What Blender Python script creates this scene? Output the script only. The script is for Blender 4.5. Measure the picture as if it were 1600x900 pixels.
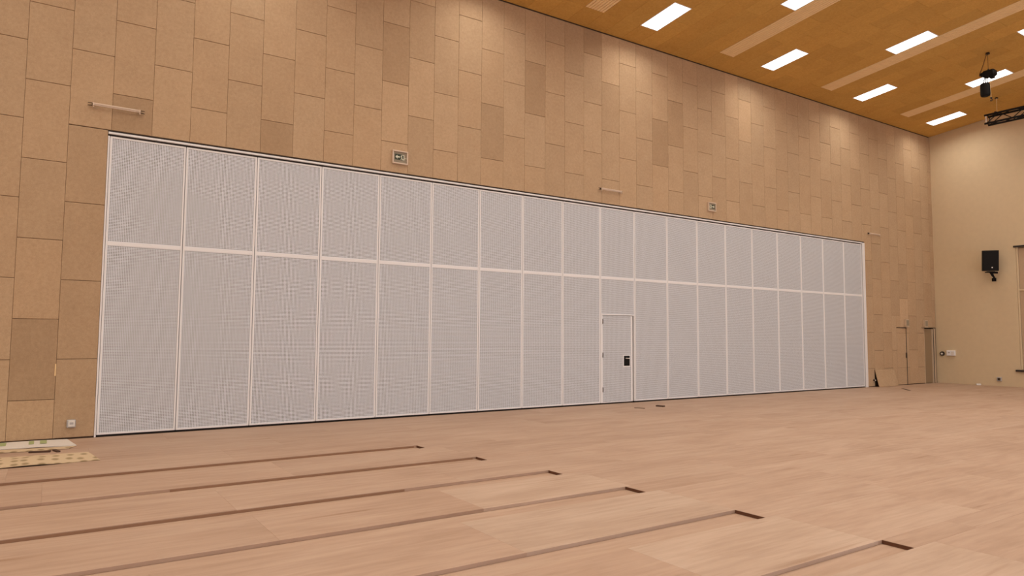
import bpy, math, random
from mathutils import Matrix, Vector

# ------------------------------------------------------------------ clear
for o in list(bpy.data.objects):
    bpy.data.objects.remove(o)
scene = bpy.context.scene
COL = scene.collection
random.seed(7)

# ------------------------------------------------------------------ camera
# world: X runs along the long clad wall, Y = 0 is its face, the hall lies at Y < 0, Z up, metres
cam = bpy.data.cameras.new('camera')
cam.sensor_fit = 'HORIZONTAL'; cam.sensor_width = 36.0
cam.lens = 36.0 * 1083.807 / 1600.0
cam.clip_start = 0.05; cam.clip_end = 200
cam_o = bpy.data.objects.new('camera', cam); COL.objects.link(cam_o)
_r = Vector((0.82971446, -0.55814694, 0.00677596)); _u = Vector((-0.04430151, -0.05374588, 0.99757143)); _f = Vector((0.55642726, 0.82799962, 0.06932048))
M = Matrix.Identity(4)
for i in range(3):
    M[i][0] = _r[i]; M[i][1] = _u[i]; M[i][2] = -_f[i]
M.translation = (0, -13.1631, 1.6749)
cam_o.matrix_world = M
scene.camera = cam_o

# ------------------------------------------------------------------ world, exposure
w = bpy.data.worlds.new('world'); scene.world = w; w.use_nodes = True
w.node_tree.nodes['Background'].inputs[0].default_value = (1.0, 0.9, 0.8, 1)
w.node_tree.nodes['Background'].inputs[1].default_value = 0.02
LAMP_WATTS = 36.0                              # each recessed light, narrow prismatic beam
LAMP_SPREAD = math.radians(158)
LAMP_COLOR = (1.0, 0.91, 0.79)
DAY_WATTS = 104.0                               # skylight entering by each window behind the camera
DAY_COLOR = (0.87, 0.97, 1.18)
vs = scene.view_settings
vs.view_transform = 'Standard'; vs.look = 'None'; vs.gamma = 1.0; vs.use_curve_mapping = False
vs.exposure = 0.0
scene.cycles.max_bounces = 8; scene.cycles.diffuse_bounces = 6; scene.cycles.caustics_reflective = False

# ------------------------------------------------------------------ helpers
class MB:
    """collects shapes, builds ONE mesh"""
    def __init__(self): self.v = []; self.f = []; self.sm = []
    def add(self, vs_, fs, smooth=False):
        n = len(self.v); self.v += [tuple(p) for p in vs_]
        for q in fs: self.f.append(tuple(i + n for i in q)); self.sm.append(smooth)
        return self
    def box(self, x0, x1, y0, y1, z0, z1, c=0.0):
        if x0 > x1: x0, x1 = x1, x0
        if y0 > y1: y0, y1 = y1, y0
        if z0 > z1: z0, z1 = z1, z0
        if c <= 0:
            v = [(x, y, z) for x in (x0, x1) for y in (y0, y1) for z in (z0, z1)]
            return self.add(v, [(0,1,3,2), (4,6,7,5), (0,4,5,1), (2,3,7,6), (0,2,6,4), (1,5,7,3)])
        lo = (x0, y0, z0); hi = (x1, y1, z1); c = min(c, 0.49*min(x1-x0, y1-y0, z1-z0))
        v = []; idx = {}
        for sx in (0, 1):
            for sy in (0, 1):
                for sz in (0, 1):
                    s = (sx, sy, sz)
                    for a in range(3):          # vertex lying on the face of axis a
                        p = []
                        for b in range(3):
                            e = hi[b] if s[b] else lo[b]
                            if b != a: e += -c if s[b] else c
                            p.append(e)
                        idx[(s, a)] = len(v); v.append(tuple(p))
        fs = []
        cen = Vector(((x0+x1)/2, (y0+y1)/2, (z0+z1)/2))
        def face(q):
            P = [Vector(v[i]) for i in q]
            n = (P[1]-P[0]).cross(P[2]-P[0])
            m = sum(P, Vector())/len(P) - cen
            fs.append(tuple(q) if n.dot(m) > 0 else tuple(reversed(q)))
        for a in range(3):
            b, d = [k for k in range(3) if k != a]
            for sa in (0, 1):
                q = []
                for sb, sd in ((0,0), (1,0), (1,1), (0,1)):
                    s = [0,0,0]; s[a] = sa; s[b] = sb; s[d] = sd
                    q.append(idx[(tuple(s), a)])
                face(q)
            for sb in (0, 1):
                for sd in (0, 1):
                    s0 = [0,0,0]; s0[b] = sb; s0[d] = sd; s1 = list(s0); s1[a] = 1
                    face([idx[(tuple(s0), b)], idx[(tuple(s1), b)], idx[(tuple(s1), d)], idx[(tuple(s0), d)]])
        for sx in (0, 1):
            for sy in (0, 1):
                for sz in (0, 1):
                    face([idx[((sx,sy,sz), a)] for a in range(3)])
        return self.add(v, fs)
    def tube(self, p0, p1, r0, r1=None, n=10, smooth=True):
        if r1 is None: r1 = r0
        p0 = Vector(p0); p1 = Vector(p1); d = (p1-p0).normalized()
        a = d.orthogonal().normalized(); b = d.cross(a)
        v = []
        for p, r in ((p0, r0), (p1, r1)):
            for i in range(n):
                t = 2*math.pi*i/n; v.append(p + a*math.cos(t)*r + b*math.sin(t)*r)
        self.add(v, [(i, (i+1) % n, n+(i+1) % n, n+i) for i in range(n)], smooth)
        self.add(v[:n], [tuple(reversed(range(n)))]); self.add(v[n:], [tuple(range(n))])
        return self
    def path(self, pts, r, n=8):
        for i in range(len(pts)-1): self.tube(pts[i], pts[i+1], r, r, n)
        return self
    def prism(self, poly, y0, y1):
        """polygon in x,z extruded along y (y0 is the front, smaller y)"""
        n = len(poly)
        v = [(x, y0, z) for x, z in poly] + [(x, y1, z) for x, z in poly]
        area = sum(poly[i][0]*poly[(i+1) % n][1]-poly[(i+1) % n][0]*poly[i][1] for i in range(n))
        fr = tuple(range(n)) if area > 0 else tuple(reversed(range(n)))
        bk = tuple(n+i for i in reversed(fr))
        fs = [fr, bk]
        for i in range(n):
            a, b = fr[i], fr[(i+1) % n]
            fs.append((b, a, n+a, n+b))
        return self.add(v, fs)
    def sphere(self, c, r, n=12, m=8, s=(1,1,1)):
        v = []; fs = []
        for j in range(m+1):
            ph = math.pi*j/m
            for i in range(n):
                t = 2*math.pi*i/n
                v.append((c[0]+r*s[0]*math.sin(ph)*math.cos(t), c[1]+r*s[1]*math.sin(ph)*math.sin(t), c[2]+r*s[2]*math.cos(ph)))
        for j in range(m):
            for i in range(n):
                fs.append((j*n+i, (j+1)*n+i, (j+1)*n+(i+1) % n, j*n+(i+1) % n))
        return self.add(v, fs, True)
    def mesh(self, name, mat):
        me = bpy.data.meshes.new(name); me.from_pydata(self.v, [], self.f)
        me.polygons.foreach_set('use_smooth', self.sm); me.update()
        if mat: me.materials.append(mat)
        return me
    def build(self, name, mat, parent=None):
        return link(name, self.mesh(name, mat), parent)

def link(name, data, parent=None):
    o = bpy.data.objects.new(name, data); COL.objects.link(o)
    if parent is not None: o.parent = parent
    return o
def empty(name, loc=(0,0,0)):
    o = link(name, None); o.location = loc; o.empty_display_size = 0.1
    return o
def tag(o, label, cat, group=None):
    o['label'] = label; o['category'] = cat; o['kind'] = 'thing'
    if group: o['group'] = group
    return o
def structure(o): o['kind'] = 'structure'; return o
def shade(o, s, t=None):
    t = t or (1, 1, 1); o.color = (s*t[0], s*t[1], s*t[2], 1); return o

# ------------------------------------------------------------------ materials
def new_mat(name):
    m = bpy.data.materials.new(name); m.use_nodes = True
    nt = m.node_tree; b = nt.nodes['Principled BSDF']
    return m, nt, b
def nd(nt, typ, **kw):
    n = nt.nodes.new(typ)
    for k, v_ in kw.items():
        if k.startswith('i_'): n.inputs[int(k[2:])].default_value = v_
        else: setattr(n, k, v_)
    return n
def plain(name, col, rough=0.5, metal=0.0, spec=0.5, var=0.04, scale=25.0):
    """plain paint / plastic / metal with a faint procedural mottling"""
    m, nt, b = new_mat(name)
    b.inputs['Roughness'].default_value = rough; b.inputs['Metallic'].default_value = metal
    b.inputs['Specular IOR Level'].default_value = spec
    tc = nd(nt, 'ShaderNodeTexCoord'); no = nd(nt, 'ShaderNodeTexNoise'); no.inputs['Scale'].default_value = scale; no.inputs['Detail'].default_value = 4
    nt.links.new(tc.outputs['Object'], no.inputs['Vector'])
    mp = nd(nt, 'ShaderNodeMapRange'); mp.inputs['To Min'].default_value = 1-var; mp.inputs['To Max'].default_value = 1+var
    nt.links.new(no.outputs['Fac'], mp.inputs['Value'])
    vm = nd(nt, 'ShaderNodeVectorMath', operation='SCALE'); vm.inputs[0].default_value = col
    nt.links.new(mp.outputs[0], vm.inputs['Scale']); nt.links.new(vm.outputs[0], b.inputs['Base Color'])
    return m
def obj_color(nt): return nd(nt, 'ShaderNodeObjectInfo').outputs['Color']
def mul(nt, a, b_):
    v = nd(nt, 'ShaderNodeVectorMath', operation='MULTIPLY'); nt.links.new(a, v.inputs[0]); nt.links.new(b_, v.inputs[1]); return v.outputs[0]
def ramp(nt, src, stops):
    r = nd(nt, 'ShaderNodeValToRGB'); e = r.color_ramp.elements
    while len(e) < len(stops): e.new(0.5)
    for k, (p, c) in enumerate(stops): e[k].position = p; e[k].color = (*c, 1)
    nt.links.new(src, r.inputs[0]); return r.outputs[0]

def woodwool(name, c0, c1, fibre=70.0, bump=0.5):
    """wood-wool acoustic board: tan, fine matted fibres, soft cloudy tone; the object colour tints each board"""
    m, nt, b = new_mat(name); b.inputs['Roughness'].default_value = 0.95; b.inputs['Specular IOR Level'].default_value = 0.1
    pos = nd(nt, 'ShaderNodeNewGeometry').outputs['Position']
    n1 = nd(nt, 'ShaderNodeTexNoise'); n1.inputs['Scale'].default_value = fibre; n1.inputs['Detail'].default_value = 3; n1.inputs['Distortion'].default_value = 2.5
    n2 = nd(nt, 'ShaderNodeTexNoise'); n2.inputs['Scale'].default_value = 2.2; n2.inputs['Detail'].default_value = 5; n2.inputs['Roughness'].default_value = 0.65
    nt.links.new(pos, n1.inputs['Vector']); nt.links.new(pos, n2.inputs['Vector'])
    n3 = nd(nt, 'ShaderNodeTexNoise'); n3.inputs['Scale'].default_value = 17; n3.inputs['Detail'].default_value = 4; n3.inputs['Roughness'].default_value = 0.7
    nt.links.new(pos, n3.inputs['Vector'])
    ad = nd(nt, 'ShaderNodeMath', operation='ADD'); s2 = nd(nt, 'ShaderNodeMath', operation='MULTIPLY'); s2.inputs[1].default_value = 0.20
    s1 = nd(nt, 'ShaderNodeMath', operation='MULTIPLY'); s1.inputs[1].default_value = 0.45
    nt.links.new(n1.outputs['Fac'], s1.inputs[0]); nt.links.new(n2.outputs['Fac'], s2.inputs[0])
    nt.links.new(s1.outputs[0], ad.inputs[0]); nt.links.new(s2.outputs[0], ad.inputs[1])
    s3 = nd(nt, 'ShaderNodeMath', operation='MULTIPLY_ADD'); s3.inputs[1].default_value = 0.35
    nt.links.new(n3.outputs['Fac'], s3.inputs[0]); nt.links.new(ad.outputs[0], s3.inputs[2])
    c = ramp(nt, s3.outputs[0], [(0.30, c0), (0.70, c1)])
    nt.links.new(mul(nt, c, obj_color(nt)), b.inputs['Base Color'])
    bp = nd(nt, 'ShaderNodeBump'); bp.inputs['Strength'].default_value = bump; bp.inputs['Distance'].default_value = 0.004
    nt.links.new(n1.outputs['Fac'], bp.inputs['Height']); nt.links.new(bp.outputs[0], b.inputs['Normal'])
    return m

def plywood(name, tint=(1, 1, 1)):
    """plywood / sanded softwood sheet: long grain along X, darker veins, warm pinkish tan; object colour tints each sheet"""
    m, nt, b = new_mat(name); b.inputs['Roughness'].default_value = 0.62; b.inputs['Specular IOR Level'].default_value = 0.3
    pos = nd(nt, 'ShaderNodeNewGeometry').outputs['Position']
    oi = nd(nt, 'ShaderNodeObjectInfo')
    off = nd(nt, 'ShaderNodeMath', operation='MULTIPLY'); off.inputs[1].default_value = 37.0; nt.links.new(oi.outputs['Random'], off.inputs[0])
    def stretched(sx, sy, scale, detail, rough, dist):
        mp = nd(nt, 'ShaderNodeVectorMath', operation='MULTIPLY'); mp.inputs[1].default_value = (sx, sy, 1.0); nt.links.new(pos, mp.inputs[0])
        av = nd(nt, 'ShaderNodeVectorMath', operation='ADD'); nt.links.new(mp.outputs[0], av.inputs[0]); nt.links.new(off.outputs[0], av.inputs[1])
        n = nd(nt, 'ShaderNodeTexNoise'); n.inputs['Scale'].default_value = scale; n.inputs['Detail'].default_value = detail
        n.inputs['Roughness'].default_value = rough; n.inputs['Distortion'].default_value = dist
        nt.links.new(av.outputs[0], n.inputs['Vector']); return n.outputs['Fac']
    cloud = stretched(0.28, 1.0, 1.5, 5, 0.6, 0.6)
    grain = stretched(0.09, 1.0, 16.0, 4, 0.6, 0.3)
    vein = stretched(0.20, 1.9, 2.3, 3, 0.5, 0.6)
    c = ramp(nt, cloud, [(0.25, (0.39, 0.264, 0.188)), (0.5, (0.455, 0.322, 0.240)), (0.78, (0.512, 0.38, 0.292))])
    g = ramp(nt, grain, [(0.30, (0.89, 0.87, 0.85)), (0.62, (1.03, 1.03, 1.03))])
    v = ramp(nt, vein, [(0.25, (0.78, 0.71, 0.64)), (0.33, (1, 1, 1))])
    nt.links.new(mul(nt, mul(nt, mul(nt, c, g), v), oi.outputs['Color']), b.inputs['Base Color'])
    bp = nd(nt, 'ShaderNodeBump'); bp.inputs['Strength'].default_value = 0.15; bp.inputs['Distance'].default_value = 0.002
    nt.links.new(grain, bp.inputs['Height']); nt.links.new(bp.outputs[0], b.inputs['Normal'])
    return m

def perforated(name, pitch=0.025, hole=0.30):
    """white laminate drilled with a square grid of small dark holes"""
    m, nt, b = new_mat(name); b.inputs['Roughness'].default_value = 0.45; b.inputs['Specular IOR Level'].default_value = 0.35
    pos = nd(nt, 'ShaderNodeNewGeometry').outputs['Position']
    sc = nd(nt, 'ShaderNodeVectorMath', operation='SCALE'); sc.inputs['Scale'].default_value = 1.0/pitch; nt.links.new(pos, sc.inputs[0])
    fr = nd(nt, 'ShaderNodeVectorMath', operation='FRACTION'); nt.links.new(sc.outputs[0], fr.inputs[0])
    sb = nd(nt, 'ShaderNodeVectorMath', operation='SUBTRACT'); sb.inputs[1].default_value = (0.5, 0.5, 0.5); nt.links.new(fr.outputs[0], sb.inputs[0])
    fl = nd(nt, 'ShaderNodeVectorMath', operation='MULTIPLY'); fl.inputs[1].default_value = (1, 0, 1); nt.links.new(sb.outputs[0], fl.inputs[0])
    ln = nd(nt, 'ShaderNodeVectorMath', operation='LENGTH'); nt.links.new(fl.outputs[0], ln.inputs[0])
    lt = nd(nt, 'ShaderNodeMath', operation='LESS_THAN'); lt.inputs[1].default_value = hole; nt.links.new(ln.outputs['Value'], lt.inputs[0])
    mx = nd(nt, 'ShaderNodeMix', data_type='RGBA'); mx.inputs['A'].default_value = (0.725, 0.78, 0.85, 1); mx.inputs['B'].default_value = (0.10, 0.10, 0.105, 1)
    nt.links.new(lt.outputs[0], mx.inputs['Factor']); nt.links.new(mx.outputs['Result'], b.inputs['Base Color'])
    return m

def speckled(name):
    """cream underlay fleece printed with a grid of olive spots"""
    m, nt, b = new_mat(name); b.inputs['Roughness'].default_value = 0.9
    pos = nd(nt, 'ShaderNodeNewGeometry').outputs['Position']
    mp = nd(nt, 'ShaderNodeVectorMath', operation='MULTIPLY'); mp.inputs[1].default_value = (6.5, 3.6, 0.0); nt.links.new(pos, mp.inputs[0])
    vo = nd(nt, 'ShaderNodeTexVoronoi', voronoi_dimensions='2D'); vo.inputs['Scale'].default_value = 1.0; vo.inputs['Randomness'].default_value = 0.45; nt.links.new(mp.outputs[0], vo.inputs['Vector'])
    c = ramp(nt, vo.outputs['Distance'], [(0.16, (0.33, 0.25, 0.14)), (0.34, (0.60, 0.475, 0.315))])
    nt.links.new(c, b.inputs['Base Color']); return m

def emitter(name, col, strength):
    m, nt, b = new_mat(name); b.inputs['Base Color'].default_value = (0.9, 0.9, 0.9, 1)
    b.inputs['Emission Color'].default_value = (*col, 1); b.inputs['Emission Strength'].default_value = strength
    return m

M_board = woodwool('wood_wool_board', (0.405, 0.282, 0.172), (0.625, 0.463, 0.302))
M_ceilboard = woodwool('ceiling_wood_wool', (0.49, 0.278, 0.072), (0.72, 0.445, 0.135), fibre=50)
M_ply = plywood('plywood_sheet')
M_back = plain('dark_battens', (0.10, 0.065, 0.04), 0.9)
M_plaster = plain('cream_plaster', (0.66, 0.54, 0.365), 0.9, spec=0.15, var=0.05, scale=6)
M_perf = perforated('perforated_laminate')
M_white = plain('white_profile', (0.84, 0.86, 0.89), 0.4)
M_alu = plain('pale_aluminium', (0.80, 0.77, 0.75), 0.35, metal=0.15)
M_black = plain('black_paint', (0.008, 0.007, 0.007), 0.7, spec=0.2)
M_dark = plain('dark_seal_and_gap', (0.03, 0.022, 0.018), 0.8)
M_slat = plain('pale_oak_slat', (0.92, 0.69, 0.38), 0.7, var=0.08, scale=8)
M_lamp = emitter('lit_diffuser', (1.0, 0.97, 0.93), 3.0)
M_signface = plain('olive_grey_diffuser', (0.30, 0.26, 0.19), 0.4)
M_signgreen = plain('dark_green_print', (0.035, 0.05, 0.03), 0.5)
M_signwhite = plain('pale_green_print', (0.78, 0.80, 0.66), 0.4)
M_doorbrown = plain('olive_brown_leaf', (0.30, 0.215, 0.125), 0.6)
M_jamb = plain('beige_frame', (0.56, 0.44, 0.31), 0.6)
M_bronze = plain('dark_bronze', (0.06, 0.045, 0.035), 0.4, metal=0.5)
M_blind = plain('tan_blind', (0.50, 0.37, 0.245), 0.85, var=0.06, scale=14)
M_fleece = speckled('speckled_fleece')
M_wrap = plain('white_film', (0.76, 0.74, 0.70), 0.45)
M_greenprint = plain('green_print', (0.36, 0.43, 0.20), 0.6)
M_rope = plain('brown_cable', (0.16, 0.07, 0.02), 0.7)
M_fit = plain('tan_metal', (0.70, 0.58, 0.47), 0.4, metal=0.1)
M_grey = plain('grey_plastic', (0.45, 0.44, 0.44), 0.5)
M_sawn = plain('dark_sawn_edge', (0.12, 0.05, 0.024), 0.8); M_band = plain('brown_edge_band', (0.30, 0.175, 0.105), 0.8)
M_offcut = plain('dark_offcut', (0.07, 0.035, 0.02), 0.7)

# ------------------------------------------------------------------ setting: sizes
X_LEFT, X_RIGHT, Y_BACK = -10.0, 28.65, -21.0
OPX0, OPX1, OPZ = 0.735, 23.72, 5.045          # opening that the folding partition closes
def ceil_z(x, y): return 9.44 + 0.006*x - 0.11*y

# ---- clad wall (wall_back): slab + boards
DX0, DX1, DZ = 27.73, 28.42, 2.08               # recessed side door
wb = MB()
wb.box(X_LEFT-0.3, OPX0, 0.028, 0.40, -0.3, 9.9)
wb.box(OPX0, OPX1, 0.028, 0.40, OPZ, 9.9)
wb.box(OPX1, DX0, 0.028, 0.40, -0.3, 9.9)
wb.box(DX0, DX1, 0.028, 0.40, DZ+0.02, 9.9)
wb.box(DX1, X_RIGHT+0.3, 0.028, 0.40, -0.3, 9.9)
wb.box(OPX0, OPX1, 0.30, 0.40, -0.3, OPZ)
wb.box(DX0, DX1, 0.36, 0.40, -0.3, DZ+0.02)
wall_back = structure(wb.build('wall_back', M_back))

PW, PH, K0 = 0.60, 1.2625, 0.177
G, GZ, CH, TH = 0.0012, 0.003, 0.0055, 0.026
_cache = {}
def board_mesh(wd, hl, hr):
    """board standing in x,z with its face at y=0 toward -y; hl / hr = height at its left / right side"""
    key = (round(wd, 3), round(hl, 3), round(hr, 3))
    if key in _cache: return _cache[key]
    o = [(0, 0), (wd, 0), (wd, hr), (0, hl)]; c = CH; d = 0.0025
    i = [(d, c), (wd-d, c), (wd-d, hr-c), (d, hl-c)]
    v = [(x, TH, z) for x, z in o] + [(x, 0.006, z) for x, z in o] + [(x, 0, z) for x, z in i]
    f = [(8, 9, 10, 11), (3, 2, 1, 0)]
    for a in range(4):
        b = (a+1) % 4
        f += [(a, b, 4+b, 4+a), (4+a, 4+b, 8+b, 8+a)]
    mb = MB(); mb.add(v, f); me = mb.mesh('acoustic_board', M_board); _cache[key] = me
    return me
tones = {(1, 4): .86, (5, 4): .85, (-1, 1): .84, (13, 5): .88, (9, 6): .90, (15, 6): .87, (18, 7): .84, (22, 5): .86, (23, 6): .90,
         (10, 5): 1.07, (9, 5): 1.08, (9, 4): 1.06, (11, 5): 1.06, (19, 7): 1.07, (43, 2): 1.15, (0, 3): .93, (0, 2): .93, (0, 1): .93, (0, 0): .93, (2, 4): 1.04,
         (-2, 1): 1.02, (-2, 0): 1.03, (-1, 2): 1.02, (-1, 0): 1.02, (27, 7): 1.07, (28, 6): 1.08, (20, 7): 1.05, (17, 7): .92, (16, 7): .95}
rest = MB(); n_board = 0
def put_board(x0, x1, z0, zl, zr, s, single):
    global n_board
    x0 += G; x1 -= G; z0 += GZ; zl -= GZ; zr -= GZ
    if x1-x0 < 0.03 or min(zl, zr)-z0 < 0.03: return
    if single:
        o = link('acoustic_board', board_mesh(x1-x0, zl-z0, zr-z0), wall_back); o.location = (x0, 0, z0)
        t = random.uniform(-0.012, 0.010) - (0.02 if s < 0.92 else 0); shade(o, s, (1, 1+t, 1+2*t)); n_board += 1
    else:
        rest.box(x0, x1, 0, TH, z0, zl, 0.004)
for k in range(-17, 48):
    x0 = K0+PW*k; x1 = min(x0+PW, X_RIGHT)
    zs = [n*PH + (0.5*PH if k % 2 else 0) for n in range(-1, 9)]
    for n, zb in enumerate(zs):
        z0, z1 = max(zb, 0.02), zb+PH
        if z1 <= 0.05: continue
        row = n-1 if k % 2 == 0 else n-1
        s = tones.get((k, row + (1 if k % 2 else 0)), random.choice((.96, .985, 1.0, 1.0, 1.015, 1.03))*random.uniform(.985, 1.015))
        top = ceil_z(x0, 0)-0.022; topr = ceil_z(x1, 0)-0.022
        if z0 > top-0.12: continue
        zl, zr = min(z1, top), min(z1, topr)
        if top-z1 < 0.12: zl, zr = top, topr          # no sliver rows under the ceiling
        single = k >= -3 and not (k < 12 and z0 > 7.9 + 0.13*k)
        # cut by the partition opening
        pieces = [(x0, x1, z0, zl, zr)]
        def cut(pcs, a, b, h):
            out = []
            for (p, q, u, l, r) in pcs:
                if q <= a or p >= b: out.append((p, q, u, l, r)); continue
                if u >= h-0.03: out.append((p, q, max(u, h), l, r)); continue
                if p < a: out.append((p, a, u, l, r))
                if q > b: out.append((b, q, u, l, r))
                if min(l, r) > h: out.append((max(p, a), min(q, b), h, l, r))
            return out
        pieces = cut(pieces, OPX0-0.002, OPX1+0.002, OPZ+0.012)
        pieces = cut(pieces, DX0-0.03, DX1+0.2, DZ+0.03)
        pieces = cut(pieces, 24.16, 25.36, 0.53)               # boards left out to deepen the shade behind the leaning one
        pieces = cut(pieces, 25.70, 26.40, DZ+0.012)            # the flush clad door is built below
        for (p, q, u, l, r) in pieces:
            put_board(p, q, u, l, r, s, single)
MB().box(0.160, 0.178, -0.006, 0.003, 1.0, 1.19, 0.002).build('pale_shim', M_slat, wall_back)
o = rest.build('acoustic_board_field', M_board, wall_back); o['kind'] = 'stuff'; shade(o, 1.0)

# ---- right end wall with a tall recessed window
WY0, WY1, WZ0, WZ1 = -5.6, -2.76, 0.62, 4.97
wr = MB()
wr.box(X_RIGHT, X_RIGHT+0.35, WY1, 0.4, -0.3, 13)
wr.box(X_RIGHT, X_RIGHT+0.35, Y_BACK-0.3, WY0, -0.3, 13)
wr.box(X_RIGHT, X_RIGHT+0.35, WY0, WY1, -0.3, WZ0)
wr.box(X_RIGHT, X_RIGHT+0.35, WY0, WY1, WZ1, 13)
structure(wr.build('wall_right', M_plaster))
win = structure(empty('window_1', (X_RIGHT, WY1, WZ0))); win.location = (0, 0, 0)
MB().box(X_RIGHT+0.06, X_RIGHT+0.10, WY0+0.06, WY1-0.06, WZ0+0.03, 3.40, 0.004).build('blind', M_blind, win)
MB().box(X_RIGHT+0.06, X_RIGHT+0.10, WY0+0.06, WY1-0.06, 3.48, WZ1-0.03, 0.004).build('blind', M_blind, win)
MB().box(X_RIGHT+0.03, X_RIGHT+0.12, WY0+0.05, WY1-0.05, 3.405, 3.475, 0.006).build('transom', M_plaster, win)
MB().box(X_RIGHT+0.02, X_RIGHT+0.14, WY1-0.055, WY1-0.004, WZ0+0.004, WZ1-0.004, 0.006).build('window_frame', M_plaster, win)
MB().box(X_RIGHT+0.02, X_RIGHT+0.14, WY0+0.004, WY0+0.055, WZ0+0.004, WZ1-0.004, 0.006).build('window_frame', M_plaster, win)
MB().box(X_RIGHT-0.05, X_RIGHT+0.0, WY0-0.02, WY1+0.06, WZ1-0.005, WZ1+0.05, 0.006).build('head_rail', M_dark, win)
MB().box(X_RIGHT-0.09, X_RIGHT+0.0, WY0-0.1, WY1+0.13, WZ0-0.075, WZ0-0.01, 0.008).build('window_sill', M_dark, win)
MB().box(X_RIGHT+0.30, X_RIGHT+0.34, WY0, WY1, WZ0, WZ1).build('window_backing', M_back, win)

# ---- walls that only close the hall behind and beside the camera
structure(MB().box(X_LEFT-0.3, X_LEFT, Y_BACK-0.3, 0.4, -0.3, 13).build('wall_left', M_plaster))
WIN = [(-2.4+3.9*i, -2.4+3.9*i+2.8) for i in range(8)]; FZ0, FZ1 = 0.6, 4.0      # window openings behind the camera
wf = MB().box(X_LEFT-0.3, X_RIGHT+0.3, Y_BACK-0.3, Y_BACK, -0.3, FZ0).box(X_LEFT-0.3, X_RIGHT+0.3, Y_BACK-0.3, Y_BACK, FZ1, 13)
_e = X_LEFT-0.3
for a, b in WIN+[(X_RIGHT+0.3, None)]:
    wf.box(_e, a, Y_BACK-0.3, Y_BACK, FZ0, FZ1); _e = b
structure(wf.build('wall_front', M_plaster))
day = bpy.data.lights.new('daylight', 'AREA'); day.shape = 'RECTANGLE'; day.size = 2.6; day.size_y = FZ1-FZ0-0.2; day.energy = DAY_WATTS; day.color = DAY_COLOR
for n, (a, b) in enumerate(WIN):
    wn = structure(empty('window_%d' % (n+2), ((a+b)/2, Y_BACK, FZ0))); hw = (b-a)/2; H = FZ1-FZ0
    for nm, bx in (('frame_side', (-hw, -hw+0.07, 0, H)), ('frame_side', (hw-0.07, hw, 0, H)), ('frame_rail', (-hw+0.07, hw-0.07, 0, 0.07)), ('frame_rail', (-hw+0.07, hw-0.07, H-0.07, H)), ('mullion', (-0.03, 0.03, 0.07, H-0.07))):
        MB().box(bx[0], bx[1], -0.14, -0.05, bx[2], bx[3], 0.004).build(nm, M_white, wn)
    d = link('daylight', day, wn); d.location = (0, -0.2, H/2); d.rotation_euler = (math.radians(90), 0, 0)

# ---- floor: base boards + plywood sheets with six sunk channels
FT = 0.032
floor = structure(MB().box(X_LEFT-0.3, X_RIGHT+0.3, Y_BACK-0.3, 0.4, -0.3, -FT).build('floor', M_ply)); shade(floor, 1.0)
CF = [-3.44, -4.77, -6.09, -7.31, -8.66, -9.98]           # far edge of each channel
CN = [-3.72, -5.07, -6.38, -7.63, -9.00, -10.24]          # near edge
CX = [4.80, 5.06, 5.33, 5.49, 5.67, 5.88]                 # where each channel stops
_sc = {}
def sheet_mesh(lx, ly):
    key = (round(lx, 3), round(ly, 3))
    if key not in _sc:
        _sc[key] = MB().box(0, lx, 0, ly, -FT+0.001, 0, 0.0006).mesh('plywood_sheet', M_ply)
    return _sc[key]
far_sheets = MB()
def sheets(ya, yb, xa, xb, first, length, tone=None, special=None, single_to=29, single_from=-4.0):
    """row of sheets between y = ya (far) and yb (near)"""
    x = xa; nxt = xa+first
    while x < xb-0.02:
        e = min(nxt, xb)
        if e > xb-0.25: e = xb
        a, b = x+0.0004, e-0.0004
        cx = (a+b)/2
        if cx > single_from and ya > -12.5:
            o = link('plywood_sheet', sheet_mesh(b-a, (ya-yb)-0.0016), floor); o.location = (a, yb+0.0008, 0)
            s = random.uniform(0.988, 1.012) if cx < 4.5 else random.uniform(0.975, 1.025); t = random.uniform(-0.008, 0.008); tint = (1, 1+t, 1+1.8*t)
            for (p, sv, tv) in (special or []):
                if a <= p <= b: s = sv; tint = tv
            shade(o, s, tint)
        else:
            far_sheets.box(a, b, yb+0.0008, ya-0.0008, -FT+0.001, 0, 0.0006)
        x = e; nxt = e+length
pale = (1.0, 1.055, 1.09)
XR = X_RIGHT-0.004
for i, (ya, yb) in enumerate([(-0.004, -1.15), (-1.15, -2.30), (-2.30, CF[0])]):
    sheets(ya, yb, X_LEFT+0.004, XR, [1.7, 0.6, 2.2][i], 2.5)
joints = [(2.55, None), (4.1, None), (3.62, [(4.5, 1.10, pale)]), (5.68-2.5, [(5.0, 1.05, pale)]), (3.92, [(4.5, 1.10, pale)]), (3.70, [(5.0, 1.10, pale)])]
NEXT = CF[1:]+[-11.30]
for i in range(6):
    j, spec = joints[i]
    length = [2.5, 2.5, 1.95, 2.5, 1.9, 2.5][i]
    first = (j-(X_LEFT+0.004)) % length
    sheets(CN[i], NEXT[i], X_LEFT+0.004, XR, first or length, length, special=spec)
    sheets(CF[i], CN[i], CX[i], XR, [1.3, 2.1, 0.9, 1.7, 2.3, 1.1][i], 2.5)
y = -11.30
while y > Y_BACK+0.05:
    y2 = max(y-1.25, Y_BACK+0.004)
    sheets(y, y2, X_LEFT+0.004, XR, random.uniform(0.5, 2.4), 2.5); y = y2
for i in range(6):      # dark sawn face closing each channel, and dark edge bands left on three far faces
    o = MB().box(CX[i]-0.006, CX[i]-0.0005, CN[i]+0.002, CF[i]-0.001, -FT+0.0005, -0.0015).build('channel_end', M_sawn, floor)
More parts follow.
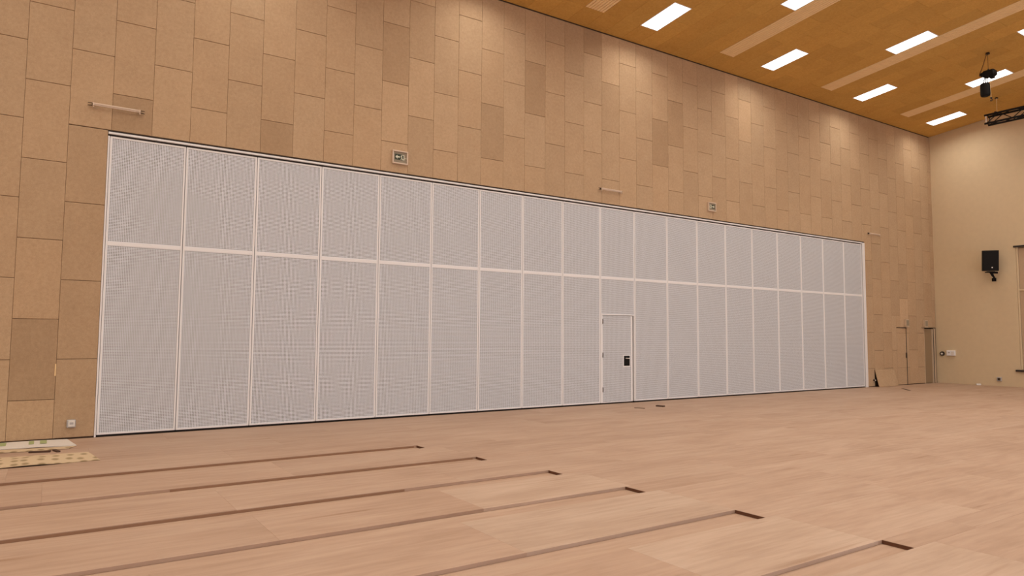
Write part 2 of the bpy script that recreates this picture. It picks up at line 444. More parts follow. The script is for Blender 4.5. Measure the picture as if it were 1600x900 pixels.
for i, (xa, xb) in ((0, (-9.0, 4.75)), (1, (1.2, 5.0)), (2, (-9.0, 3.35))):
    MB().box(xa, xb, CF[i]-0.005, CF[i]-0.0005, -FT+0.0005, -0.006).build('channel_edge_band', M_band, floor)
o = far_sheets.build('plywood_sheet_field', M_ply, floor); o['kind'] = 'stuff'; shade(o, 1.0)

# ---- ceiling: slab + boards + light openings
ez = Vector((-0.006, 0.11, 1.0)).normalized()
ey = Vector((0, 1, -0.11)).normalized(); ex = ey.cross(ez)
CM = Matrix.Identity(4)
for i in range(3): CM[i][0] = ex[i]; CM[i][1] = ey[i]; CM[i][2] = ez[i]
def cmat(x, y):
    m = CM.copy(); m.translation = (x, y, ceil_z(x, y)); return m
c_slab = MB()
corn = [(X_LEFT-0.3, 0.4), (X_RIGHT+0.3, 0.4), (X_RIGHT+0.3, Y_BACK-0.3), (X_LEFT-0.3, Y_BACK-0.3)]
v = [(x, yy, ceil_z(x, yy)+0.045) for x, yy in corn]+[(x, yy, ceil_z(x, yy)+0.30) for x, yy in corn]
c_slab.add(v, [(0,1,2,3), (7,6,5,4), (1,0,4,5), (2,1,5,6), (3,2,6,7), (0,3,7,4)])
ceiling = structure(c_slab.build('ceiling', M_back))
CP, CL, CJ0, CY0 = 0.607, 1.18, 10.72, -0.72
_cc = {}
def ctile_mesh(lx, ly):
    key = (round(lx, 3), round(ly, 3))
    if key not in _cc:
        _cc[key] = MB().box(0, lx, -ly, 0, 0, 0.025, 0.0025).mesh('ceiling_board', M_ceilboard)
    return _cc[key]
def lamp_at(j, r):            # r = half-module row index along -Y in lamp columns
    return (j % 8 == 3 and r % 4 == 0) or (j % 8 == 7 and r % 4 == 2)
far_tiles = MB(); lamps = []; strips = []
for j in range(-34, 30):
    xa = CJ0+CP*(j-0.5); xb = min(CJ0+CP*(j+0.5), X_RIGHT-0.003)
    if xa < X_LEFT: continue
    if j % 8 == 0: strips.append((xa, xb))
    joints_y = [-0.004]; r0 = CY0-(0.59 if j % 2 == 0 else 0)
    if j % 8 == 0: joints_y += [CY0]
    else:
        yy = r0
        while yy > Y_BACK+0.1: joints_y.append(yy); yy -= CL
        joints_y.append(Y_BACK+0.003)
    for r in range(len(joints_y)-1):
        ya, yb = joints_y[r], joints_y[r+1]
        if j % 2 and r >= 1 and lamp_at(j, r-1) and yb > Y_BACK+1.0:
            lamps.append((xa, xb, ya, yb)); continue
        lx, ly = xb-xa-0.003, (ya-yb)/CM[1][1]-0.003
        if xa > 7.0 and yb > -7.6:
            o = link('ceiling_board', ctile_mesh(lx, ly), ceiling); o.matrix_local = cmat(xa+0.0015, ya-0.0015)
            s = random.uniform(0.94, 1.05); t = random.uniform(-0.015, 0.015); shade(o, s, (1, 1+t, 1+2*t))
        else:
            m = cmat(xa+0.0015, ya-0.0015); q = MB().box(0, lx, -ly, 0, 0, 0.025)
            far_tiles.add([m @ Vector(p) for p in q.v], q.f)
o = far_tiles.build('ceiling_board_field', M_ceilboard, ceiling); o['kind'] = 'stuff'; shade(o, 1.0)

# ------------------------------------------------------------------ things
# ---- recessed lamps
_lampmesh = {}
def lamp(xa, xb, ya, yb, label):
    t = empty('ceiling_light'); t.matrix_world = cmat((xa+xb)/2, (ya+yb)/2)
    hx, hy = (xb-xa)/2-0.002, (ya-yb)/2/CM[1][1]-0.002
    if 'f' not in _lampmesh:
        fr = MB(); b = 0.022
        fr.box(-hx, hx, -hy, -hy+b, -0.004, 0.03, 0.002); fr.box(-hx, hx, hy-b, hy, -0.004, 0.03, 0.002)
        fr.box(-hx, -hx+b, -hy+b, hy-b, -0.004, 0.03, 0.002); fr.box(hx-b, hx, -hy+b, hy-b, -0.004, 0.03, 0.002)
        _lampmesh['f'] = fr.mesh('light_frame', M_white)
        _lampmesh['d'] = MB().box(-hx+b, hx-b, -hy+b, hy-b, 0.0, 0.012).mesh('diffuser', M_lamp)
    link('light_frame', _lampmesh['f'], t); link('diffuser', _lampmesh['d'], t)
    if 'a' not in _lampmesh:
        al = bpy.data.lights.new('light_source', 'AREA'); al.shape = 'RECTANGLE'; al.size = 2*hx-0.05; al.size_y = 2*hy-0.05
        al.energy = LAMP_WATTS; al.color = LAMP_COLOR; al.spread = LAMP_SPREAD; _lampmesh['a'] = al
    a = link('light_source', _lampmesh['a'], t); a.location = (0, 0, -0.003)
    return tag(t, label, 'ceiling light', 'recessed ceiling lights')
LL = {}
lamps_view = {  # (nearest column, row) -> label
    (3, 0): 'lit recessed ceiling light nearest the clad wall, leftmost and largest in view',
    (11, 0): 'lit recessed ceiling light in the row by the clad wall, second from the left',
    (19, 0): 'lit recessed ceiling light in the row by the clad wall, third from the left',
    (27, 0): 'lit recessed ceiling light in the far corner, closest to the cream end wall',
    (7, 2): 'lit recessed ceiling light cut by the top edge of the photo beside a slatted strip',
    (15, 2): 'lit recessed ceiling light touching a slatted strip, in the middle of the ceiling',
    (23, 2): 'lit recessed ceiling light partly hidden behind the hanging black chain hoist',
    (19, 4): 'lit recessed ceiling light cut off by the right edge of the photo'}
for (xa, xb, ya, yb) in lamps:
    j = round(((xa+xb)/2-CJ0)/CP); r = round((CY0-ya)/CL)
    lamp(xa, xb, ya, yb, lamps_view.get((j, r), 'recessed rectangular ceiling light outside the picture'))

# ---- slatted timber strips in the ceiling
strip_labels = {17: 'pale slatted timber ceiling strip at the top edge, nearest strip in view', 25: 'pale slatted timber ceiling strip right of the largest ceiling light',
                33: 'pale slatted timber ceiling strip running beside the middle ceiling light', 41: 'pale slatted timber ceiling strip passing behind the chain hoist, farthest in view'}
for n, (xa, xb) in enumerate(strips):
    t = empty('slatted_ceiling_strip'); m0 = cmat(xa, CY0-0.004); t.matrix_world = m0
    Lg = (CY0-Y_BACK-0.01)/CM[1][1]
    wd = xb-xa-0.01; ns = 7; pitch = wd/ns
    sm = MB().box(0, pitch-0.016, -Lg, 0, -0.004, 0.026, 0.003).mesh('slat', M_slat)
    for i in range(ns):
        s = link('slat', sm, t); s.location = (0.005+0.008+i*pitch, 0, 0)
    MB().box(0.004, wd+0.006, -Lg, 0, 0.027, 0.04).build('strip_backing', M_slat, t)
    key = {5: 0}.get(n, 0)
    jx = round(((xa+xb)/2-CJ0)/CP/8)
    lab = {0: strip_labels[17], 1: strip_labels[25], 2: strip_labels[33], 3: strip_labels[41]}.get(jx, 'slatted timber ceiling strip outside the picture')
    tag(t, lab, 'ceiling strip', 'slatted ceiling strips')

# ---- folding partition: 19 leaves
JX = [0.762, 1.929, 3.139, 4.357, 5.567, 6.77, 7.961, 9.14, 10.318, 11.515, 12.694, 13.899, 15.097, 16.307, 17.524, 18.76, 19.973, 21.192, 22.415, 23.52]
ORD = ['first', 'second', 'third', 'fourth', 'fifth', 'sixth', 'seventh', 'eighth', 'ninth', 'tenth', 'eleventh', 'twelfth', 'thirteenth', 'fourteenth', 'fifteenth', 'sixteenth', 'seventeenth', 'eighteenth', 'nineteenth']
PZ0, PZ1, RZ0, RZ1, SW = 0.035, 4.955, 3.128, 3.195, 0.030
for i in range(19):
    a, b = JX[i]+0.005, JX[i+1]-0.005
    t = empty('partition_screen', ((a+b)/2, 0.05, 0.0)); cx = (a+b)/2
    def part(name, mat, x0, x1, y0, y1, z0, z1, c=0.002, par=None):
        return MB().box(x0-cx, x1-cx, y0-0.05, y1-0.05, z0, z1, c).build(name, mat, par or t)
    door = i == 9
    part('stile', M_white, a, a+SW, 0.0, 0.10, PZ0, PZ1, 0.003)
    part('stile', M_white, b-SW, b, 0.0, 0.10, PZ0, PZ1, 0.003)
    part('top_rail', M_white, a+SW, b-SW, 0.0, 0.10, PZ1-0.03, PZ1)
    part('middle_rail', M_white, a+SW, b-SW, 0.001, 0.10, RZ0, RZ1)
    part('perforated_infill', M_perf, a+SW, b-SW, 0.006, 0.09, RZ1, PZ1-0.03, 0)
    if not door:
        part('bottom_rail', M_white, a+SW, b-SW, 0.0, 0.10, PZ0, PZ0+0.03)
        part('perforated_infill', M_perf, a+SW, b-SW, 0.006, 0.09, PZ0+0.03, RZ0, 0)
        part('bottom_seal', M_dark, a, b, 0.035, 0.08, 0.002, PZ0, 0)  # dark seal colour also paints the shadow under the leaf
        # second dark line: sealing lip at the joint between two leaves
    else:
        part('door_head', M_white, a+SW, b-SW, -0.006, 0.10, 2.222, 2.250)
        part('perforated_infill', M_perf, a+SW, b-SW, 0.006, 0.09, 2.250, RZ0, 0)
        part('frame_reveal', M_bronze, b-SW-0.045, b-SW, 0.05, 0.10, 0.012, 2.222, 0)
        part('threshold', M_bronze, a+SW, b-SW-0.045, 0.04, 0.10, 0.002, 0.03, 0)
        dx0, dx1 = a+SW+0.045, b-SW-0.05
        part('frame_post', M_white, a+SW, dx0-0.006, 0.0, 0.10, PZ0, 2.222)
        lf = part('door_leaf', M_perf, dx0, dx1-0.06, 0.005, 0.06, 0.035, 2.212, 0)
        part('leaf_edge', M_white, dx1-0.06, dx1, 0.001, 0.06, 0.035, 2.212, 0.003, lf)
        part('leaf_edge', M_white, dx0, dx1-0.06, 0.001, 0.004, 0.035, 0.055, 0, lf)
        for hz in (0.36, 1.22, 2.06):
            hg = MB(); hg.tube((dx0-0.004-cx, -0.006-0.05, hz-0.06), (dx0-0.004-cx, -0.006-0.05, hz+0.06), 0.011, n=8); hg.build('hinge', M_bronze, lf)
        part('lock_rim', M_white, 12.275, 12.525, -0.003, 0.005, 0.905, 1.215, 0.002, lf)
        part('lock_plate', M_black, 12.30, 12.50, -0.008, -0.002, 0.94, 1.195, 0.002, lf)
        hd = MB(); hd.tube((12.36-cx, -0.06, 1.13), (12.36-cx, -0.10, 1.13), 0.012); hd.tube((12.36-cx, -0.098, 1.13), (12.455-cx, -0.098, 1.13), 0.010)
        hd.build('lever_handle', M_alu, lf)
    lab = 'white perforated partition panel, %s from the left end of the folding wall' % ORD[i]
    if i == 0: lab = 'white perforated partition panel at the left end, beside the clad wall and socket'
    if i == 9: lab = 'white perforated partition panel holding the single pass door with black lock plate'
    if i == 18: lab = 'white perforated partition panel at the far right end, beside the jamb post'
    tag(t, lab, 'partition panel', 'folding partition panels')
# head track, jambs, floor line
t = empty('partition_track', (12.2, 0.05, 5.0)); 
def tp(name, mat, x0, x1, y0, y1, z0, z1, c=0.003): MB().box(x0-12.2, x1-12.2, y0-0.05, y1-0.05, z0-5.0, z1-5.0, c).build(name, mat, t)
tp('track_fascia', M_white, OPX0+0.002, 23.56, -0.018, 0.06, 4.990, 5.024)
tp('track_slot', M_dark, OPX0+0.002, 23.52, 0.03, 0.09, 4.958, 4.990, 0)
tp('shadow_gap', M_dark, OPX0+0.002, 23.71, 0.012, 0.09, 5.024, 5.050, 0)
tag(t, 'long pale metal track along the top of the folding partition', 'track')
o = MB().box(OPX0, JX[0]-0.001, -0.004, 0.12, 0.0, 4.957, 0.003).build('jamb_strip', M_white)
tag(o, 'slim white edge strip at the left end of the folding partition', 'jamb')
t = empty('jamb_post', (23.62, 0.05, 0.0))
MB().box(23.566-23.62, 23.712-23.62, -0.065, 0.06, 0.0, 5.018, 0.006).build('post', M_white, t)
MB().box(23.524-23.62, 23.564-23.62, -0.01, 0.06, 0.0, 4.955).build('seal', M_dark, t)
MB().box(23.612-23.62, 23.618-23.62, -0.067, -0.06, 0.0, 5.0).build('groove_bead', M_alu, t)
tag(t, 'wide white jamb post closing the far right end of the folding partition', 'jamb')

# ---- slim wall fittings (batten lights) above the partition
def batten(x0, x1, z, label):
    xc = (x0+x1)/2; h = (x1-x0)/2
    t = empty('batten_light', (xc, -0.02, z))
    MB().box(-h+0.07, h-0.07, -0.065, -0.03, -0.010, 0.018, 0.006).build('housing', M_fit, t)
    tb = MB(); tb.tube((-h+0.075, -0.047, -0.018), (h-0.075, -0.047, -0.018), 0.011, n=12); tb.build('tube', M_fit, t)
    for s in (-1, 1):
        MB().box(s*(h-0.075)-0.011, s*(h-0.075)+0.011, -0.068, -0.024, -0.032, 0.022, 0.004).build('end_cap', M_fit, t)
        MB().box(s*(h-0.075)-0.018, s*(h-0.075)+0.018, -0.028, 0.02, -0.012, 0.012).build('bracket', M_bronze, t)
        MB().tube((s*(h-0.06), -0.04, 0.012), (s*h, -0.01, 0.02), 0.006, n=6).build('prong', M_bronze, t)
        MB().tube((s*(h-0.06), -0.04, -0.026), (s*h, -0.01, -0.024), 0.006, n=6).build('prong', M_bronze, t)
        MB().sphere((s*(h-0.075), -0.047, -0.045), 0.014, 8, 6).build('end_knob', M_fit, t)
    return tag(t, label, 'wall fitting', 'slim wall fittings above the partition')
batten(0.425, 1.25, 5.435, 'slim white tube fitting on the clad wall above the partition left corner')
batten(11.44, 12.25, 5.41, 'slim white tube fitting on the clad wall above the pass door')
batten(23.90, 24.70, 5.38, 'slim white tube fitting on the clad wall right of the partition far end')

# ---- emergency exit signs
def exit_sign(x0, x1, z0, z1, flip, label):
    xc, zc = (x0+x1)/2, (z0+z1)/2; W, H = (x1-x0)/2, (z1-z0)/2
    t = empty('exit_sign', (xc, 0, zc)); b = 0.026; d = -0.055
    MB().box(-W+b, W-b, -0.03, -0.002, -H+b, H-b).build('sign_body', M_signface, t)
    MB().box(-W, W, d, -0.002, H-b, H, 0.004).build('sign_frame', M_fit, t)
    MB().box(-W, W, d, -0.002, -H, -H+b, 0.004).build('sign_frame', M_fit, t)
    MB().box(-W, -W+b, d, -0.002, -H+b, H-b, 0.004).build('sign_frame', M_fit, t)
    MB().box(W-b, W, d, -0.002, -H+b, H-b, 0.004).build('sign_frame', M_fit, t)
    s = -1 if flip else 1
    def poly(name, mat, pts, y0, y1): MB().prism([(s*x*W, z*H) for x, z in pts], y0, y1).build(name, mat, t)
    poly('pictogram_field', M_signgreen, [(-.66, -.38), (.50, -.38), (.50, .48), (-.66, .48)], -0.033, -0.030)
    poly('arrow', M_signwhite, [(-.60, .06), (-.34, .36), (-.34, .16), (-.04, .16), (-.04, -.04), (-.34, -.04), (-.34, -.24)], -0.036, -0.033)
    poly('door_pictogram', M_signwhite, [(.24, -.34), (.56, -.34), (.56, .44), (.24, .44), (.24, .34), (.46, .34), (.46, -.24), (.24, -.24)], -0.036, -0.033)
    man = MB()
    man.prism([(s*W*(.17+.05*math.cos(k*math.pi/4)), H*(.33+.07*math.sin(k*math.pi/4))) for k in range(8)], -0.0365, -0.033)
    for q in ([(.10, .24), (.20, .26), (.26, -.02), (.17, -.04)], [(.18, -.02), (.26, 0), (.12, -.34), (.06, -.32)], [(.20, -.02), (.27, -.03), (.38, -.30), (.32, -.33)],
              [(.12, .23), (.03, .06), (.06, .03), (.15, .17)], [(.20, .22), (.33, .12), (.32, .07), (.20, .14)]):
        man.prism([(s*x*W, z*H) for x, z in q], -0.0365, -0.033)
    man.build('running_figure', M_signwhite, t)
    poly('pull_bar', M_signwhite, [(.60, -.09), (.86, -.09), (.86, -.03), (.60, -.03)], -0.040, -0.030)
    return tag(t, label, 'exit sign', 'unlit exit signs on the clad wall')
exit_sign(5.815, 6.165, 5.235, 5.515, False, 'unlit exit sign with arrow pointing left, above the sixth partition panel')
exit_sign(15.545, 15.875, 5.28, 5.535, True, 'unlit exit sign with arrow pointing right, smaller one farther along the wall')

# ---- far doors in the clad wall
dr = structure(empty('door_1', (26.05, 0.0, 0.0)))
MB().box(25.705-26.05, 26.36-26.05, 0.0, 0.024, 0.02, 0.62, 0.004).build('door_board', M_board, dr)
MB().box(25.705-26.05, 26.36-26.05, 0.0, 0.024, 0.624, 1.885, 0.004).build('door_board', M_board, dr)
MB().box(25.705-26.05, 26.36-26.05, 0.0, 0.024, 1.889, 2.07, 0.004).build('door_board', M_board, dr)
MB().box(25.70-26.05, 26.395-26.05, -0.010, 0.024, 2.073, 2.088, 0.002).build('door_head', M_bronze, dr)
MB().box(26.30-26.05, 26.362-26.05, -0.03, -0.001, 0.98, 1.17, 0.004).build('lock_case', M_bronze, dr)
MB().box(26.363-26.05, 26.398-26.05, -0.003, 0.024, 0.005, 2.07, 0.002).build('closing_gap_strip', M_dark, dr)  # dark strip painted in for the shaded gap beside the leaf
for ch in dr.children: shade(ch, 1.03)
dr = structure(empty('door_2', (28.08, 0.2, 0.0))); X = 28.08; Yb = 0.2
def dp(name, mat, x0, x1, y0, y1, z0, z1, c=0.004): MB().box(x0-X, x1-X, y0-Yb, y1-Yb, z0, z1, c).build(name, mat, dr)
dp('door_leaf', M_doorbrown, 27.745, 28.30, 0.03, 0.075, 0.012, 2.06)
dp('door_frame', M_jamb, 27.70, 27.735, 0.0, 0.10, 0.002, 2.09)
dp('door_frame', M_jamb, 28.315, 28.375, -0.006, 0.10, 0.002, 2.06)
dp('frame_gap', M_dark, 28.38, 28.44, 0.0, 0.024, 0.002, 2.06, 0)
dp('door_frame', M_jamb, 28.445, 28.55, -0.004, 0.024, 0.002, 2.09)
dp('door_head', M_bronze, 27.50, 28.58, -0.010, 0.024, 2.092, 2.106, 0.002)
# boxes over the two doors
for xx, lab in ((26.33, 'small boxed sign light over the flush clad door, left of the pair'), (27.72, 'small boxed sign light over the recessed door, right of the pair')):
    t = empty('door_sign_light', (xx, 0, 2.26))
    MB().box(-0.10, 0.12, -0.09, -0.002, -0.13, 0.13, 0.006).build('housing', M_jamb, t)
    MB().box(-0.075, 0.10, -0.094, -0.090, -0.095, 0.10, 0).build('lens', M_signface, t)
    MB().box(-0.12, 0.14, -0.10, -0.002, -0.155, -0.135, 0.003).build('base_strip', M_jamb, t)
    tag(t, lab, 'sign light', 'sign lights over the far doors')
# ---- loose board leaning at the foot of the wall, small pipe end beside it
t = empty('leaning_board', (24.13, -0.17, 0.0)); ang = math.atan2(0.14, 0.585)
for nm, mat, y0, y1, c in (('board_face', M_board, 0.0, 0.024, 0.004), ('shade_backing', M_black, 0.0245, 0.034, 0.0)):  # black back face added to darken the shaded wedge behind the board
    o = MB().box(0, 1.255, y0, y1, 0.005, 0.60, c).build(nm, mat, t); o.rotation_euler = (-ang, 0, 0); o.location = (0, -0.005, 0)
    if nm == 'board_face': shade(o, 0.98)
tag(t, 'loose tan wall board leaning with its foot pulled out, right of the partition', 'board')
t = empty('pipe_stub', (24.06, 0, 0.23))
MB().tube((0, 0, 0), (0, -0.06, 0), 0.03, n=12).build('pipe', M_bronze, t); MB().tube((0, -0.061, 0), (0, -0.075, 0), 0.022, n=12).build('pipe_cap', M_alu, t)
tag(t, 'small capped pipe stub low on the wall beside the leaning board', 'pipe')

# ---- socket on the clad wall, and fittings on the cream wall
t = empty('wall_socket', (0.415, 0, 0.243))
MB().box(-0.062, 0.062, -0.045, -0.002, -0.062, 0.062, 0.010).build('socket_box', M_grey, t)
MB().box(-0.04, 0.05, -0.052, -0.045, -0.045, 0.052, 0.003).build('socket_cover', M_wrap, t)
MB().box(-0.02, 0.03, -0.055, -0.052, -0.012, 0.022, 0.001).build('socket_flap', M_grey, t)
tag(t, 'small grey surface socket low on the clad wall left of the partition', 'socket')
def on_right(name, y, z): return empty(name, (X_RIGHT, y, z))
t = on_right('round_switch', -0.20, 1.12)
s = MB(); s.tube((-0.001, 0, 0), (-0.05, 0, 0), 0.085, 0.08, 18); s.build('switch_ring', M_bronze, t)
MB().tube((-0.05, 0, 0), (-0.056, 0, 0), 0.038, n=14).build('switch_button', M_wrap, t)
tag(t, 'dark round switch on the cream wall by the far corner', 'switch')
t = on_right('control_box', -0.52, 1.15)
MB().box(-0.075, -0.001, -0.15, 0.15, -0.10, 0.10, 0.008).build('box_cover', M_white, t)
MB().box(-0.080, -0.075, 0.03, 0.09, 0.0, 0.04).build('display', M_grey, t)
MB().box(-0.079, -0.075, -0.12, -0.02, -0.06, 0.05).build('lid', M_wrap, t)
tag(t, 'white control box on the cream wall beside the round switch', 'control box')
t = on_right('wall_outlet', -2.09, 0.25)
MB().box(-0.05, -0.001, -0.075, 0.075, -0.075, 0.075, 0.008).build('outlet_box', M_grey, t)
MB().box(-0.056, -0.050, -0.045, 0.045, -0.045, 0.045, 0.002).build('outlet_insert', M_bronze, t)
tag(t, 'grey outlet low on the cream end wall under the loudspeaker', 'outlet')

# ---- loudspeaker on the cream wall
SPK = math.radians(-50)
t = empty('wall_loudspeaker', (28.27, -2.05, 4.52)); t.rotation_euler = (0, 0, SPK)
cab = MB()                                   # trapezoid cabinet, front toward local -y
fw, bw, hh = 0.255, 0.17, 0.37
v = [(-fw, -0.18, -hh), (fw, -0.18, -hh), (bw, 0.17, -hh), (-bw, 0.17, -hh), (-fw, -0.18, hh), (fw, -0.18, hh), (bw, 0.17, hh), (-bw, 0.17, hh)]
cab.add(v, [(3,2,1,0), (4,5,6,7), (0,1,5,4), (1,2,6,5), (2,3,7,6), (3,0,4,7)]); cb = cab.build('cabinet', M_black, t)
MB().box(-fw+0.012, fw-0.012, -0.198, -0.181, -hh+0.012, hh-0.012, 0.01).build('grille', M_black, cb)
MB().box(0.02, 0.062, -0.203, -0.198, -0.265, -0.225, 0.002).build('badge', M_wrap, cb)
cb.rotation_euler = (math.radians(6), 0, 0)
MB().box(-0.10, 0.16, -0.08, 0.12, -hh-0.06, -hh-0.022, 0.004).build('bracket_plate', M_black, t)
ar = MB(); ar.tube((0.06, 0.02, -hh-0.05), (0.13, 0.06, -hh-0.18), 0.05, 0.04, 10); ar.tube((0.13, 0.06, -hh-0.17), (0.20, 0.09, -hh-0.29), 0.036, 0.03, 10)
ar.tube((0.10, 0.04, -hh-0.06), (0.27, 0.0, -hh-0.07), 0.04, 0.035, 8); ar.tube((0.20, 0.09, -hh-0.28), (0.225, 0.27, -hh-0.30), 0.03, 0.03, 10); ar.build('bracket_arm', M_black, t)
wp = MB().box(-0.02, -0.001, -0.07, 0.07, -0.06, 0.06, 0.004).build('wall_plate', M_black, t)
wp.location = (0.2443, 0.2911, -hh-0.30); wp.rotation_euler = (0, 0, -SPK)
tag(t, 'black loudspeaker on a bracket high on the cream end wall', 'loudspeaker')

# ---- lighting truss
TY0, TY1, TX, TZ = -2.82, -13.0, 26.70, 9.225; hs = 0.145
t = empty('lighting_truss', (TX, TY0, TZ)); L = TY0-TY1
for sx in (-1, 1):
    for sz in (-1, 1):
        MB().tube((sx*hs, 0.05, sz*hs), (sx*hs, -L, sz*hs), 0.034, n=10).build('chord', M_black, t)
nb = 26; step = L/nb
bm_a = {}
for kx, (p, q) in {'l': ((-hs, -hs), (-hs, hs)), 'r': ((hs, -hs), (hs, hs)), 'b': ((-hs, -hs), (hs, -hs)), 't': ((-hs, hs), (hs, hs))}.items():
    me_up = MB().tube((p[0], 0, p[1]), (q[0], -step, q[1]), 0.014, n=6).mesh('brace', M_black)
    me_dn = MB().tube((q[0], 0, q[1]), (p[0], -step, p[1]), 0.014, n=6).mesh('brace', M_black)
    for i in range(nb):
        o = link('brace', me_up if i % 2 == 0 else me_dn, t); o.location = (0, -i*step, 0)
for sx in (-1, 1): MB().tube((sx*hs, 0.0, -hs), (sx*hs, 0.0, hs), 0.013, n=8).build('end_post', M_black if sx > 0 else M_alu, t)
for sz in (-1, 1): MB().tube((-hs, 0.0, sz*hs), (hs, 0.0, sz*hs), 0.016, n=8).build('end_bar', M_black, t)
tag(t, 'black box lighting truss hanging below the ceiling by the cream wall', 'truss')
for yy, lab in ((-3.10, 'thin pale suspension rod holding the near visible end of the black truss'), (-9.5, 'thin suspension rod holding the truss, outside the picture')):
    t = empty('suspension_rod', (TX, yy, TZ+hs+0.028)); ztop = ceil_z(TX, yy)-(TZ+hs+0.028)
    MB().tube((0, 0, 0), (0, 0, ztop-0.02), 0.011, n=8).build('rod', M_slat, t)
    MB().tube((0, 0, ztop-0.035), (0, 0, ztop-0.004), 0.055, 0.045, n=14).build('ceiling_rose', M_bronze, t)
    MB().box(-0.16, 0.16, -0.03, 0.03, 0.010, 0.03, 0.003).build('clamp_bar', M_bronze, t)
    tag(t, lab, 'suspension rod')

# ---- chain hoist hanging from the ceiling
HX, HY = 22.6, -4.47; hz0 = ceil_z(HX, HY)
t = empty('chain_hoist', (HX, HY, 8.60))
def z_(a): return a-8.60
MB().tube((0, 0, hz0-8.60-0.05), (0, 0, hz0-8.60-0.004), 0.06, 0.05, n=14).build('ceiling_anchor', M_bronze, t)
MB().path([(0, 0, z_(hz0-0.05)), (0, 0.0, z_(9.55))], 0.006).build('load_chain', M_bronze, t)
MB().path([(0, 0, z_(hz0-0.03)), (0, 0.05, z_(9.98)), (0, 0.12, z_(9.76)), (0, 0.19, z_(9.58)), (0, 0.235, z_(9.48)), (0, 0.23, z_(9.42))], 0.012).build('power_cable', M_rope, t)
h = MB(); h.box(-0.11, 0.11, -0.19, 0.14, z_(9.33), z_(9.53), 0.04); h.tube((0, 0.14, z_(9.45)), (0, 0.20, z_(9.45)), 0.075, 0.055, 14); h.tube((0, -0.18, z_(9.40)), (0, -0.20, z_(9.40)), 0.08, 0.07, 14)
h.box(-0.05, 0.05, -0.15, -0.04, z_(9.27), z_(9.34), 0.01); h.build('motor_housing', M_black, t)
MB().tube((0, 0, z_(9.53)), (0, 0, z_(9.58)), 0.03, 0.02, 10).build('top_hook', M_bronze, t)
bag = MB()
n = 16; rings = [(8.78, 0.085), (8.80, 0.118), (8.86, 0.128), (9.05, 0.128), (9.15, 0.122), (9.17, 0.108)]
vv = []
for (zz, r) in rings:
    for i in range(n):
        a = 2*math.pi*i/n; vv.append((r*0.95*math.cos(a), 0.10+r*math.sin(a), z_(zz)))
ff = [(k*n+i, k*n+(i+1) % n, (k+1)*n+(i+1) % n, (k+1)*n+i) for k in range(len(rings)-1) for i in range(n)]
bag.add(vv, ff, True); bag.add(vv[:n], [tuple(reversed(range(n)))]); bag.add(vv[-n:], [tuple(range(n))]); bag.build('chain_bag', M_black, t)
for dy in (0.04, 0.10, 0.16): MB().tube((0, dy, z_(9.16)), (0, dy*0.6, z_(9.34)), 0.013, n=8).build('bag_strap', M_black, t)
MB().path([(0, -0.03, z_(9.28)), (0, -0.045, z_(8.72))], 0.005).build('lift_chain', M_slat, t)
hk = MB(); hk.sphere((0, -0.045, z_(8.70)), 0.03, 10, 8); hk.path([(0, -0.045, z_(8.68)), (0, -0.075, z_(8.645)), (0, -0.06, z_(8.61)), (0, -0.03, z_(8.615)), (0, -0.02, z_(8.64))], 0.013); hk.build('lift_hook', M_bronze, t)
tag(t, 'black electric chain hoist with chain bag hanging in front of a ceiling light', 'hoist')

# ---- floor litter at the left wall
def mat_sheet(name, mat, quad, th, amp, label, cat, nx=18, ny=8, z=0.002):
    """thin slack sheet spanning the quad (far-left, far-right, near-right, near-left), with real thickness and ripples"""
    rnd = random.Random(name); ph = [rnd.uniform(0, 6) for _ in range(4)]
    c = [Vector((*q, 0)) for q in quad]; top = []
    cen = sum(c, Vector())/4
    for j in range(ny+1):
        for i in range(nx+1):
            u, v_ = i/nx, j/ny
            p = (c[0]*(1-u)+c[1]*u)*(1-v_)+(c[3]*(1-u)+c[2]*u)*v_
            e = 0.018*math.sin(9*u+ph[0]) if j in (0, ny) else 0
            zz = z+th+amp*(0.5+0.5*math.sin(7*u+3*v_+ph[1]))*(0.4+0.6*math.sin(math.pi*v_))+amp*0.5*max(0, math.sin(11*u+ph[2]))*v_
            top.append((p.x-cen.x, p.y+e-cen.y, zz))
    n = len(top); mb = MB(); st = nx+1
    mb.add(top+[(a, b, max(0.001, zz-th)) for a, b, zz in top], [(j*st+i, (j+1)*st+i, (j+1)*st+i+1, j*st+i+1) for j in range(ny) for i in range(nx)]
           + [(n+j*st+i, n+j*st+i+1, n+(j+1)*st+i+1, n+(j+1)*st+i) for j in range(ny) for i in range(nx)]
           + [(i, i+1, n+i+1, n+i) for i in range(nx)] + [(ny*st+i+1, ny*st+i, n+ny*st+i, n+ny*st+i+1) for i in range(nx)]
           + [((j+1)*st, j*st, n+j*st, n+(j+1)*st) for j in range(ny)] + [(j*st+nx, (j+1)*st+nx, n+(j+1)*st+nx, n+j*st+nx) for j in range(ny)])
    me = mb.mesh(name, mat)
    return me, cen
me, cen = mat_sheet('film_sheet', M_wrap, [(-1.6, -0.03), (0.37, -0.10), (0.47, -0.86), (-1.6, -0.62)], 0.012, 0.012, '', '')
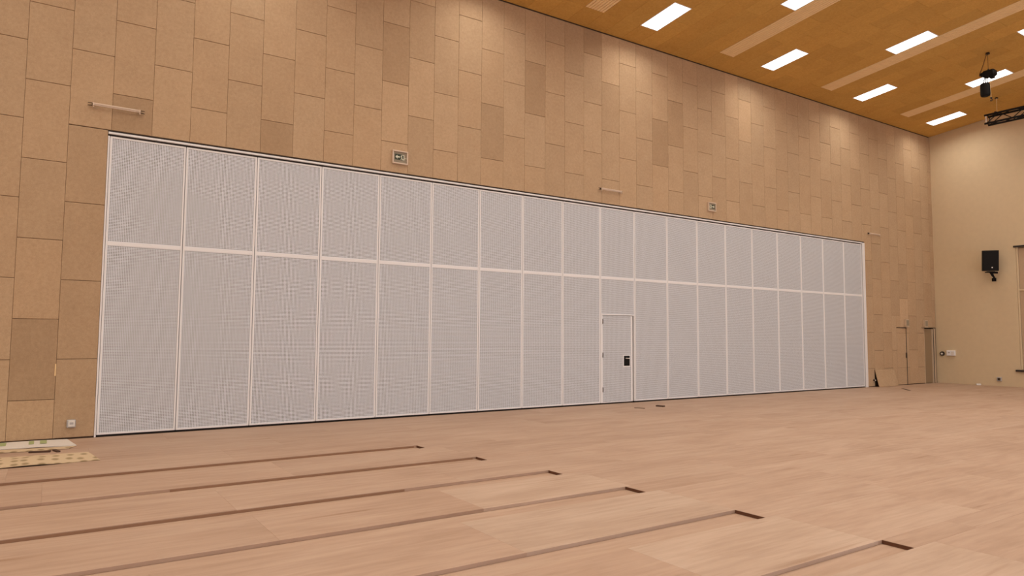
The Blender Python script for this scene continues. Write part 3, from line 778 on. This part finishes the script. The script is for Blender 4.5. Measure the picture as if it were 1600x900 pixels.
t = empty('wrapping_film', (cen.x, cen.y, 0.0)); link('film_sheet', me, t)
for (px, w_) in ((-0.44, 0.085), (-0.09, 0.065), (0.06, 0.085)):
    MB().box(px-w_/2-cen.x, px+w_/2-cen.x, -0.53-cen.y, -0.17-cen.y, 0.026, 0.0285, 0.001).build('printed_mark', M_greenprint, t)
tag(t, 'white wrapping film with green printed marks lying on the floor at the left wall', 'film')
me, cen = mat_sheet('underlay_strip', M_fleece, [(-1.6, -0.70), (0.46, -0.90), (0.36, -1.14), (-1.6, -1.00)], 0.006, 0.006, '', '')
o = link('underlay_strip', me); o.location = (cen.x, cen.y, 0); tag(o, 'narrow speckled underlay strip on the floor along the white film', 'underlay')
me, cen = mat_sheet('underlay_sheet', M_fleece, [(-1.6, -1.35), (0.58, -1.70), (0.69, -2.42), (-1.6, -2.50)], 0.008, 0.022, '', '', 24, 8)
o = link('underlay_sheet', me); o.location = (cen.x, cen.y, 0); tag(o, 'wide cream speckled underlay sheet lying loose on the floor at left', 'underlay')
def offcut(x, y, lx, ly, h_, rz, label, mat=M_offcut):
    o = MB().box(-lx/2, lx/2, -ly/2, ly/2, 0.0, h_, 0.004).build('offcut', mat); o.location = (x, y, 0.0005); o.rotation_euler = (0, 0, rz)
    tag(o, label, 'offcut', 'small offcuts on the floor')
offcut(0.02, -1.27, 0.26, 0.05, 0.022, -0.25, 'dark flat offcut on the floor between the film and the speckled sheet')
offcut(0.215, -1.28, 0.05, 0.20, 0.02, 0.25, 'short dark offcut beside the flat offcut near the speckled sheet')
offcut(11.72, -1.15, 0.03, 0.26, 0.012, 0.40, 'thin dark sliver on the floor in front of the pass door')
offcut(12.44, -1.12, 0.10, 0.20, 0.03, 0.30, 'dark wood scrap on the floor right of the pass door')
offcut(23.75, -1.25, 0.9, 0.07, 0.01, 0.7, 'dark batten lying on the floor by the far flush door')
offcut(28.45, -1.48, 0.10, 0.14, 0.06, 0.6, 'pale crumpled scrap on the floor at the foot of the cream wall', M_wrap)
